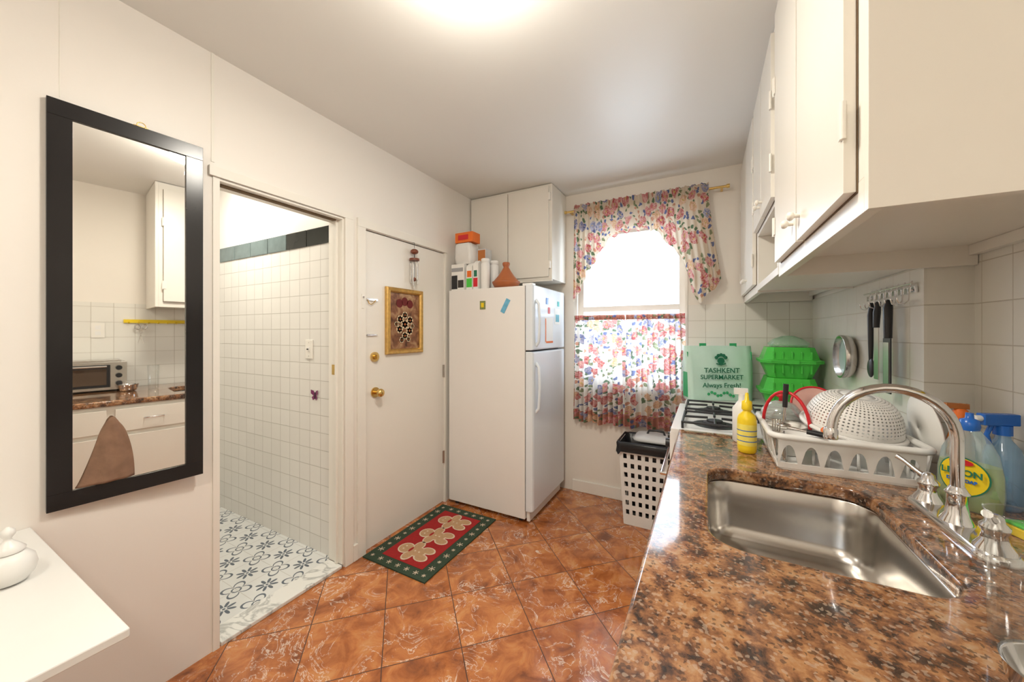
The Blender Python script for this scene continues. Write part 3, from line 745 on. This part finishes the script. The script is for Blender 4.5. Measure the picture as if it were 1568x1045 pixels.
hang('kitchen_knife',1.902,knife); hang('handheld_grater',1.806,grater)
b=B(); x,y=XR-.045,1.96
b.tube([(x+.003,y,1.50),(x,y,1.45),(x,y,1.34),(x,y,1.27)],[.007,.011,.009,.007],BLACK,10); b.sphere((x,y,1.24),.028,BLACK,sx=.3,sz=1.4); b.done('kitchen_spatula')
b=B(); LM=basic('mint_enamel',(.46,.62,.56),.3,var=.05)
cy_,cz_=2.30,1.265; b.M=Matrix.Translation((XR-.012,cy_,cz_))@Matrix.Rotation(-math.pi/2,4,'Y')
b.lathe([(.075,0),(.092,.004),(.102,.014),(.104,.045),(.098,.047),(.094,.02),(.0,.014)],(0,0,0),STEEL,36); b.lathe([(.092,.024),(.0,.026)],(0,0,0),LM,36); b.done('round_cake_pan')
b=B(); X=XR2-.010
b.box(X-.012,.68,1.465,X,1.36,1.495,YEL)
for i in range(11):
    y=.71+i*.060; b.tube([(X-.012,y,1.475),(X-.03,y,1.462),(X-.034,y,1.475)],.004,YEL,8)
b.done('key_rack')
b=B(); y=.78; x=X-.034
for s in (-1,1): b.tube([(x,y+s*.02+.016*math.cos(t*.6283),1.43+.022*math.sin(t*.6283)) for t in range(10)],.004,STEEL,8,closed=True)
b.add([(x,y-.014,1.405),(x,y-.004,1.40),(x,y+.02,1.28)],[(0,1,2)],STEEL); b.add([(x-.001,y+.014,1.405),(x-.001,y+.004,1.40),(x-.001,y-.02,1.28)],[(0,1,2)],STEEL)
b.done('scissors',solid=.0015)
b=B(); b.box(X-.004,.50,1.34,X,.575,1.46,TRIM); b.box(X-.006,.522,1.362,X-.0045,.553,1.392,WHITE); b.box(X-.006,.522,1.408,X-.0045,.553,1.438,WHITE); b.done('wall_outlet')
# toaster oven
b=B(); x0,x1,y0,y1=.46,.71,.36,.68
b.box(x0,y0,.935,x1,y1,1.15,STEEL); b.box(x0-.004,y0+.01,.955,x0-.0003,y1-.09,1.13,BLACK); b.box(x0-.006,y0+.03,.975,x0-.0045,y1-.11,1.10,basic('oven_glass',(.10,.07,.05),.05))
b.cyl((x0-.03,y0+.03,1.118),(x0-.03,y1-.11,1.118),.007,CHROME,10)
for yy in (y0+.05,y1-.13): b.cyl((x0-.03,yy,1.118),(x0-.004,yy,1.118),.005,CHROME,8)
for z in (.985,1.045,1.105): b.cyl((x0,y1-.045,z),(x0-.02,y1-.045,z),.018,BLACK,16)
for x in (x0+.03,x1-.03):
    for y in (y0+.03,y1-.03): b.cyl((x,y,.9205),(x,y,.935),.012,BLACK,10)
b.box(x0+.03,y0+.03,1.1505,x1-.03,y1-.03,1.165,STEEL)
b.done('toaster_oven',bevel=.005)
# ------------------------------------------------------------------ dish rack
b=B(); rx0,rx1,ry0,ry1=.195,.590,1.475,1.88
ccx,ccy,hx_,hy_=(rx0+rx1)/2-.003,(ry0+ry1)/2-.0,.19,.19
def wallside(p0,p1,n,zb,zt,out):
    per=12
    def P(t,z):
        k=(z-zb)/(zt-zb)*.018
        return (p0[0]+(p1[0]-p0[0])*t+out[0]*k,p0[1]+(p1[1]-p0[1])*t+out[1]*k,z)
    for s in range(n):
        prev=None
        for i in range(per+1):
            l=i/per; t=(s+l)/n; q=(l-.5)/.36
            za=zb+.018+(zt-zb-.045)*(math.sqrt(max(0,1-q*q))) if abs(q)<1 else None
            if prev is not None:
                lp,tp,zp=prev
                if za is None and zp is None: b.add([P(tp,zb),P(t,zb),P(t,zt),P(tp,zt)],[(0,1,2,3)],WHITE)
                else:
                    a1=zp if zp else zb+.018; a2=za if za else zb+.018
                    b.add([P(tp,zb),P(t,zb),P(t,zb+.018),P(tp,zb+.018)],[(0,1,2,3)],WHITE)
                    b.add([P(tp,a1),P(t,a2),P(t,zt),P(tp,zt)],[(0,1,2,3)],WHITE)
            prev=(l,t,za)
ZB,ZT=.928,1.035
a0,a1,c0,c1=ccx-hx_+.015,ccx+hx_-.015,ccy-hy_+.015,ccy+hy_-.015
wallside((a0,c0),(a1,c0),6,ZB,ZT,(0,-1)); wallside((a1,c1),(a0,c1),6,ZB,ZT,(0,1)); wallside((a0,c1),(a0,c0),6,ZB,ZT,(-1,0)); wallside((a1,c0),(a1,c1),6,ZB,ZT,(1,0))
b.prism(rr(ccx,ccy,hx_-.018,hy_-.018,.02),.9215,.930,WHITE)
b.tube([(x,y,ZT) for x,y in rr(ccx,ccy,hx_+.004,hy_+.004,.035)],.009,WHITE,8,closed=True)
for i in range(9):
    x=a0+.03+i*.038; b.cyl((x,c0+.05,.935),(x,c0+.05,.99),.003,WHITE,6); b.cyl((x,c0+.2,.935),(x,c0+.2,.99),.003,WHITE,6)
b.done('dish_rack',solid=.003)
# colander
b=B(); b.M=Matrix.Translation((.448,1.675,1.052))@Matrix.Rotation(math.radians(6),4,'Y')@Matrix.Rotation(math.radians(10),4,'X')
R=.130
def cf(u,v):
    a=2*math.pi*u; t=v*math.pi/2; r=.045+(R-.045)*math.sin(t)**.9 if v>0 else .045
    return (r*math.cos(a),r*math.sin(a),.115*math.cos(t))
b.grid(cf,64,16,PERF); b.lathe([(.001,.116),(.045,.115)],(0,0,0),WHITE,48,cap0=False,cap1=False)
b.tube([((R+.006)*math.cos(2*math.pi*i/48),(R+.006)*math.sin(2*math.pi*i/48),0) for i in range(48)],.007,WHITE,8,closed=True)
for s in (-1,1): b.tube([(-.04,s*(R+.004),0),(-.03,s*(R+.03),0),(.03,s*(R+.03),0),(.04,s*(R+.004),0)],.006,WHITE,8)
b.done('colander',solid=.0015)
PINK=basic('pink_dish',(.72,.42,.36),.3,var=.05)
b=B(); c=(.268,1.795,1.040)
b.lathe([(.068,0),(.071,.004),(.065,.03),(.045,.055),(.018,.066),(.001,.067)],c,CLEARP,32,cap0=False,cap1=False); b.lathe([(.069,-.003),(.074,0),(.069,.004)],c,STEEL,32,cap0=False,cap1=False)
b.lathe([(.008,.066),(.007,.078),(.016,.084),(.016,.092),(.004,.096)],c,RED,16)
b.done('glass_pot_lid',solid=.001)
b=B(); c=(.262,1.665,1.035)
b.tube([(c[0]-.062*math.cos(math.pi*i/14),c[1]+.05*math.cos(math.pi*i/14),c[2]+.125*math.sin(math.pi*i/14)) for i in range(15)],.005,RED,10)
b.lathe([(.04,-.10),(.058,-.02),(.062,0),(.066,.004),(.062,.006)],c,basic('handled_bowl_plastic',(.84,.82,.76),.4),32,cap1=False)
b.done('handled_bowl',solid=.0015)
for k,(px,py,pz,tl,mt) in enumerate([(.600,1.63,1.075,82,PAPER),(.385,1.858,1.085,0,PINK)]):
    b=B()
    if tl: b.M=Matrix.Translation((px,py,pz))@Matrix.Rotation(math.radians(tl),4,'Y')
    else: b.M=Matrix.Translation((px,py,pz))@Matrix.Rotation(math.radians(66),4,'X')@Matrix.Scale(.72,4)
    b.lathe([(.001,0),(.07,.002),(.10,.012),(.105,.014)],(0,0,0),mt,40,cap0=False,cap1=False)
    if not tl: b.tube([(.105*math.cos(2*math.pi*i/40),.105*math.sin(2*math.pi*i/40),.014) for i in range(40)],.003,RED,8,closed=True)
    b.done('dinner_plate' if tl else 'dessert_plate',solid=.004)
def cutl(name,p0,p1,kind):
    b=B(); p0=Vector(p0);p1=Vector(p1); d=(p1-p0)
    if kind=='black': b.tube([p0,p0+d*.45],[.009,.008],BLACK,10); b.tube([p0+d*.45,p1],[.004,.007],STEEL,8)
    elif kind=='orange': b.tube([p0,p0+d*.5],[.012,.010],ORANGE,10); b.tube([p0+d*.5,p1],[.008,.004],STEEL,8)
    elif kind=='fork':
        b.tube([p0,p0+d*.65],[.005,.003],STEEL,8)
        q=p0+d*.65; s=d.cross(Vector((0,0,1))).normalized()
        b.tube([q-s*.010,q,q+s*.010],.003,STEEL,6)
        for k in (-1.,-.33,.33,1.): b.tube([q+s*.010*k,p1+s*.010*k],[.0022,.0014],STEEL,6)
    else:
        b.tube([p0,p0+d*.7],[.005,.003],STEEL,8); q=p0+d*.85; b.sphere(tuple(q),.02,STEEL,sz=.35)
    return b.done(name)
cutl('table_fork',(.215,1.56,.95),(.212,1.50,1.09),'fork'); cutl('table_knife',(.33,1.475,1.055),(.24,1.50,1.063),'black')
cutl('vegetable_peeler',(.345,1.53,1.060),(.345,1.48,1.045),'orange'); cutl('chef_knife',(.262,1.655,1.19),(.255,1.66,1.0),'black'); cutl('serving_spoon',(.235,1.515,.95),(.232,1.505,1.09),'spoon')
b=B(); b.lathe([(.025,.0),(.042,.01),(.050,.045),(.052,.05),(.047,.05),(.036,.012),(.001,.006)],(.288,1.553,.985),WHITE,28,cap1=False); b.done('cereal_bowl')
b=B(); c=(.140,1.654,CZ+.001)
b.lathe([(.026,0),(.031,.004),(.032,.02),(.032,.125),(.028,.142),(.014,.156),(.013,.165)],c,YEL,28); b.lathe([(.017,.163),(.018,.166),(.017,.195),(.008,.200),(.006,.225),(.003,.228)],c,YEL,24)
b.lathe([(.0325,.03),(.0325,.11)],c,basic('label_yellow',(.92,.76,.15),.4,var=.15,scale=60),28,cap0=False,cap1=False)
for k in range(3): b.lathe([(.0328,.045+k*.02),(.0328,.048+k*.02)],c,BLUE,28,cap0=False,cap1=False)
b.done('dish_soap_bottle')
b=B(); c=(.136,1.80,CZ+.001); b.lathe([(.03,0),(.036,.006),(.036,.14),(.02,.165),(.014,.175),(.014,.20)],c,WHITE,24); b.box(c[0]-.03,c[1]-.01,c[2]+.2,c[0]+.02,c[1]+.01,c[2]+.225,WHITE); b.done('lotion_bottle')
# big soap bottle
oc=(.607,1.395)
BM=Matrix.Translation((oc[0],oc[1],CZ+.001))@Matrix.Rotation(math.radians(-46),4,'Z')
b=B(); b.M=BM
def ell(a,c,z,n=32): return [(a*math.cos(2*math.pi*i/n),c*math.sin(2*math.pi*i/n),z) for i in range(n)]
b.loft([ell(.048,.024,.002),ell(.055,.028,.008),ell(.058,.030,.05),ell(.0575,.0298,.10),ell(.054,.029,.12)],SOAPL)
b.loft([ell(.05,.026,0),ell(.057,.03,.006),ell(.060,.032,.05),ell(.058,.031,.10),ell(.050,.028,.15),ell(.036,.022,.182),ell(.020,.016,.205),ell(.014,.014,.212)],SOAPC)
b.loft([ell(.017,.017,.205),ell(.019,.019,.215),ell(.017,.017,.232),ell(.008,.008,.236),ell(.007,.007,.250)],BLUE)
def lab(sc,off):
    def fn(u,v):
        a=2*math.pi*u; x=.046*sc*v*math.cos(a); z=.088+.050*sc*v*math.sin(a)
        return (x,-.0325*math.sqrt(max(0,1-(x/.0605)**2))-off,z)
    return fn
b.grid(lab(1.,.0006),32,6,DGREEN); b.grid(lab(.94,.0010),32,6,YEL)
so=b.done('dishwashing_liquid_bottle')
RX=Matrix.Rotation(math.pi/2,4,'X')
text('LEMON',.022,BM@Matrix.Translation((0,-.0345,.098))@RX,DGREEN,so,'label_text'); text('DISH SOAP',.011,BM@Matrix.Translation((0,-.0345,.078))@RX,BLUE,so,'label_text_b')
b=B(); b.M=BM; b.grid(lambda u,v:(.022*v*math.cos(6.283*u),-.0355,.125+.008*v*math.sin(6.283*u)),20,2,RED); b.done('label_badge',parent=so)
b=B(); c=(.690,1.45,CZ+.001); BLT=thin('blue_tint_plastic',(.55,.75,.92),.10,.3,(.4,.62,.85))
b.lathe([(.032,0),(.036,.006),(.036,.12),(.03,.155),(.014,.18),(.013,.195)],c,BLT,24); b.lathe([(.017,.19),(.017,.215)],c,BLUE,20)
b.M=Matrix.Translation(c)@Matrix.Rotation(math.radians(200),4,'Z')
b.box(-.03,-.011,.215,.05,.011,.245,BLUE); b.cyl((.05,0,.232),(.064,0,.232),.008,WHITE,12); b.tube([(.025,0,.216),(.036,0,.19),(.03,0,.165)],.005,BLUE,8); b.done('spray_bottle',bevel=.002)
b=B(); c=(.648,1.53,CZ+.001); b.lathe([(.024,0),(.027,.004),(.027,.15),(.02,.18),(.012,.195),(.012,.21)],c,BROWNB,24); b.lathe([(.015,.208),(.015,.235),(.01,.24)],c,ORANGE,20); b.box(c[0]-.03,c[1]-.008,c[2]+.24,c[0]+.015,c[1]+.008,c[2]+.255,BROWNB); b.done('hand_soap_bottle')
b=B(); b.M=Matrix.Translation((.655,1.235,CZ+.001))@Matrix.Rotation(.3,4,'Z'); b.box(-.035,-.05,0,.035,.05,.022,YEL); b.box(-.035,-.05,.0223,.035,.05,.030,GREEN); b.done('kitchen_sponge',bevel=.003)
b=B(); c=(.412,.825,CZ+.001)
b.lathe([(.028,0),(.032,.004),(.036,.19)],c,GLASS,32,cap0=True,cap1=False); b.tube([(c[0]+.036*math.cos(i*.2618),c[1]+.036*math.sin(i*.2618),c[2]+.19) for i in range(24)],.0012,GLASS,6,closed=True); b.done('drinking_glass')
b=B(); c=(.385,.68,CZ+.001)
b.lathe([(.035,0),(.045,.005),(.055,.03),(.058,.052),(.060,.054),(.056,.050),(.048,.022),(.001,.010)],c,CHROME,40,cap1=False)
b.done('steel_bowl')
# ------------------------------------------------------------------ shopping bag
b=B(); bm=Matrix.Translation((.068,2.865,.9205))@Matrix.Rotation(math.radians(24),4,'Z'); b.M=bm
def bw(z): return .205+.012*z/.38
rings=[]
for z,d in [(0,.045),(.01,.05),(.12,.055),(.25,.045),(.35,.02),(.37,.012)]:
    a=bw(z); n=12; fr_=[(-a+2*a*i/n,-d-.006*math.sin(i*1.3+z*9),z) for i in range(n+1)]; bk=[(a-2*a*i/n,d,z) for i in range(n+1)]
    rings.append(fr_+bk)
b.loft(rings,MINT,True)
BHM=basic('bag_green_trim',(.05,.45,.18),.6)
for s in (-1,1):
    b.box(s*.10-.022,-.016,.362,s*.10+.022,-.010,.388,BHM)
    b.box(s*.209-.002,-.035,.02,s*.209+.002,.035,.33,BHM)
bag=b.done('shopping_bag')
def T(s,size,z,nm,m=DGREEN,x=0): return text(s,size,bm@Matrix.Translation((x,-.0685,z))@RX,m,bag,nm,sx=1.)
T('TASHKENT',.046,.205,'print_a'); T('SUPERMARKET',.042,.160,'print_b'); T('Always Fresh!',.044,.105,'print_c')
b=B(); b.M=bm
for k in range(5):
    a=math.radians(30+k*30); b.sphere((.035*math.cos(a),-.058,.275+.035*math.sin(a)),.012,DGREEN,sy=.2,seg=12,rg=8)
b.cyl((0,-.054,.27),(0,-.060,.27),.022,DGREEN,20); b.tube([(-.03,-.058,.252),(0,-.06,.243),(.03,-.058,.252)],.004,DGREEN,8)
for k in range(9):
    b.sphere((-.08+.02*k,-.058,.045+.012*math.sin(k*1.4)),.010,BHM,sy=.2,seg=10,rg=6)
b.done('print_logo',parent=bag)
def octa(cx,cy,hx,hy,c,z): return [(cx+x,cy+y,z) for x,y in [(hx,-hy+c),(hx,hy-c),(hx-c,hy),(-hx+c,hy),(-hx,hy-c),(-hx,-hy+c),(-hx+c,-hy),(hx-c,-hy)]]
gx,gy=.452,2.80
z_=.9205
for i in range(2):
    b=B()
    b.loft([octa(gx,gy,.105,.10,.03,z_),octa(gx,gy,.138,.138,.045,z_+.088),octa(gx,gy,.155,.155,.05,z_+.090),octa(gx,gy,.155,.155,.05,z_+.099)],GREEN,False)
    tt=z_+.1
    b.loft([octa(gx,gy,.155,.155,.05,tt),octa(gx,gy,.155,.155,.05,tt+.009),octa(gx,gy,.138,.138,.045,tt+.012),octa(gx,gy,.115,.11,.03,tt+.085)],GREEN,False)
    for x in (-.09,-.045,0,.045,.09):
        b.box(gx+x-.005,gy-.139,tt+.014,gx+x+.005,gy-.125,tt+.06,GREEN); b.box(gx+x-.005,gy-.137,z_+.03,gx+x+.005,gy-.118,z_+.084,GREEN)
    b.box(gx-.03,gy-.165,tt-.012,gx+.03,gy-.155,tt+.012,GREEN)
    b.done('food_container',bevel=.003); z_=tt+.0865
b=B(); rings=[]
for z,k in [(.001,1.),(.015,1.1),(.04,.8),(.06,.3)]: rings.append([(gx+x*k,gy+y*k,z_+z+.004*math.sin(i*2.)+.004) for i,(x,y) in enumerate(rr(0,0,.09,.08,.04))])
b.loft(rings,thin('plastic_wrap',(.80,.95,.84),.12,.3,(.6,.85,.65))); b.done('plastic_produce_bag')
# ------------------------------------------------------------------ lights
def lamp(name,x,y,mat,power,col,r=.13,pt=0):
    b=B(); b.lathe([(r+.015,-.0),(r+.015,-.022),(r,-.026)],(x,y,CE-.0005),WHITE,36); b.lathe([(r,-.026),(r*.95,-.04),(r*.75,-.055),(r*.4,-.065),(.002,-.07)],(x,y,CE),mat,36,cap0=False)
    o=b.done(name)
    l=bpy.data.lights.new(name+'_bulb','AREA'); l.shape='DISK'; l.energy=power; l.color=col; l.size=r*2
    lo=bpy.data.objects.new(name+'_bulb',l); COL.objects.link(lo); lo.location=(x,y,CE-.075)
    if pt:
        l=bpy.data.lights.new(name+'_glow','POINT'); l.energy=pt; l.color=col; l.shadow_soft_size=.05
        lo=bpy.data.objects.new(name+'_glow',l); COL.objects.link(lo); lo.location=(x,y,CE-.17)
lamp('rear_fill_light',-.64,.90,LAMP,16,(1.,.94,.83),pt=12)
lamp('rear_fill_light',-.45,-.60,LAMP,10,(1.,.94,.84),pt=7)  # unseen fill lamp, added behind the camera to brighten the room
lamp('rear_fill_light',-2.85,1.0,LAMPC,12,(1.,.95,.85),pt=5)
w=bpy.data.worlds.new('World'); S.world=w; w.use_nodes=True
bg=w.node_tree.nodes['Background']; bg.inputs[0].default_value=(.78,.89,1.,1); bg.inputs[1].default_value=8.5
l=bpy.data.lights.new('window_portal','AREA'); l.shape='RECTANGLE'; l.size=.85; l.size_y=1.3; l.cycles.is_portal=True
lo=bpy.data.objects.new('window_portal',l); COL.objects.link(lo); lo.location=((WX0+WX1)/2,YF+.14,(WZ0+WZ1)/2); lo.rotation_euler=(-math.pi/2,0,0)
# ------------------------------------------------------------------ camera
cam=bpy.data.cameras.new('camera'); co=bpy.data.objects.new('camera',cam); COL.objects.link(co)
cam.sensor_width=36; cam.lens=36*553/1568; cam.shift_y=-.008; cam.clip_start=.02
co.location=(0,0,H); co.rotation_euler=(math.pi/2,0,math.radians(28.2)); S.camera=co
S.view_settings.view_transform='Standard'; S.view_settings.look='None'; S.view_settings.exposure=0.
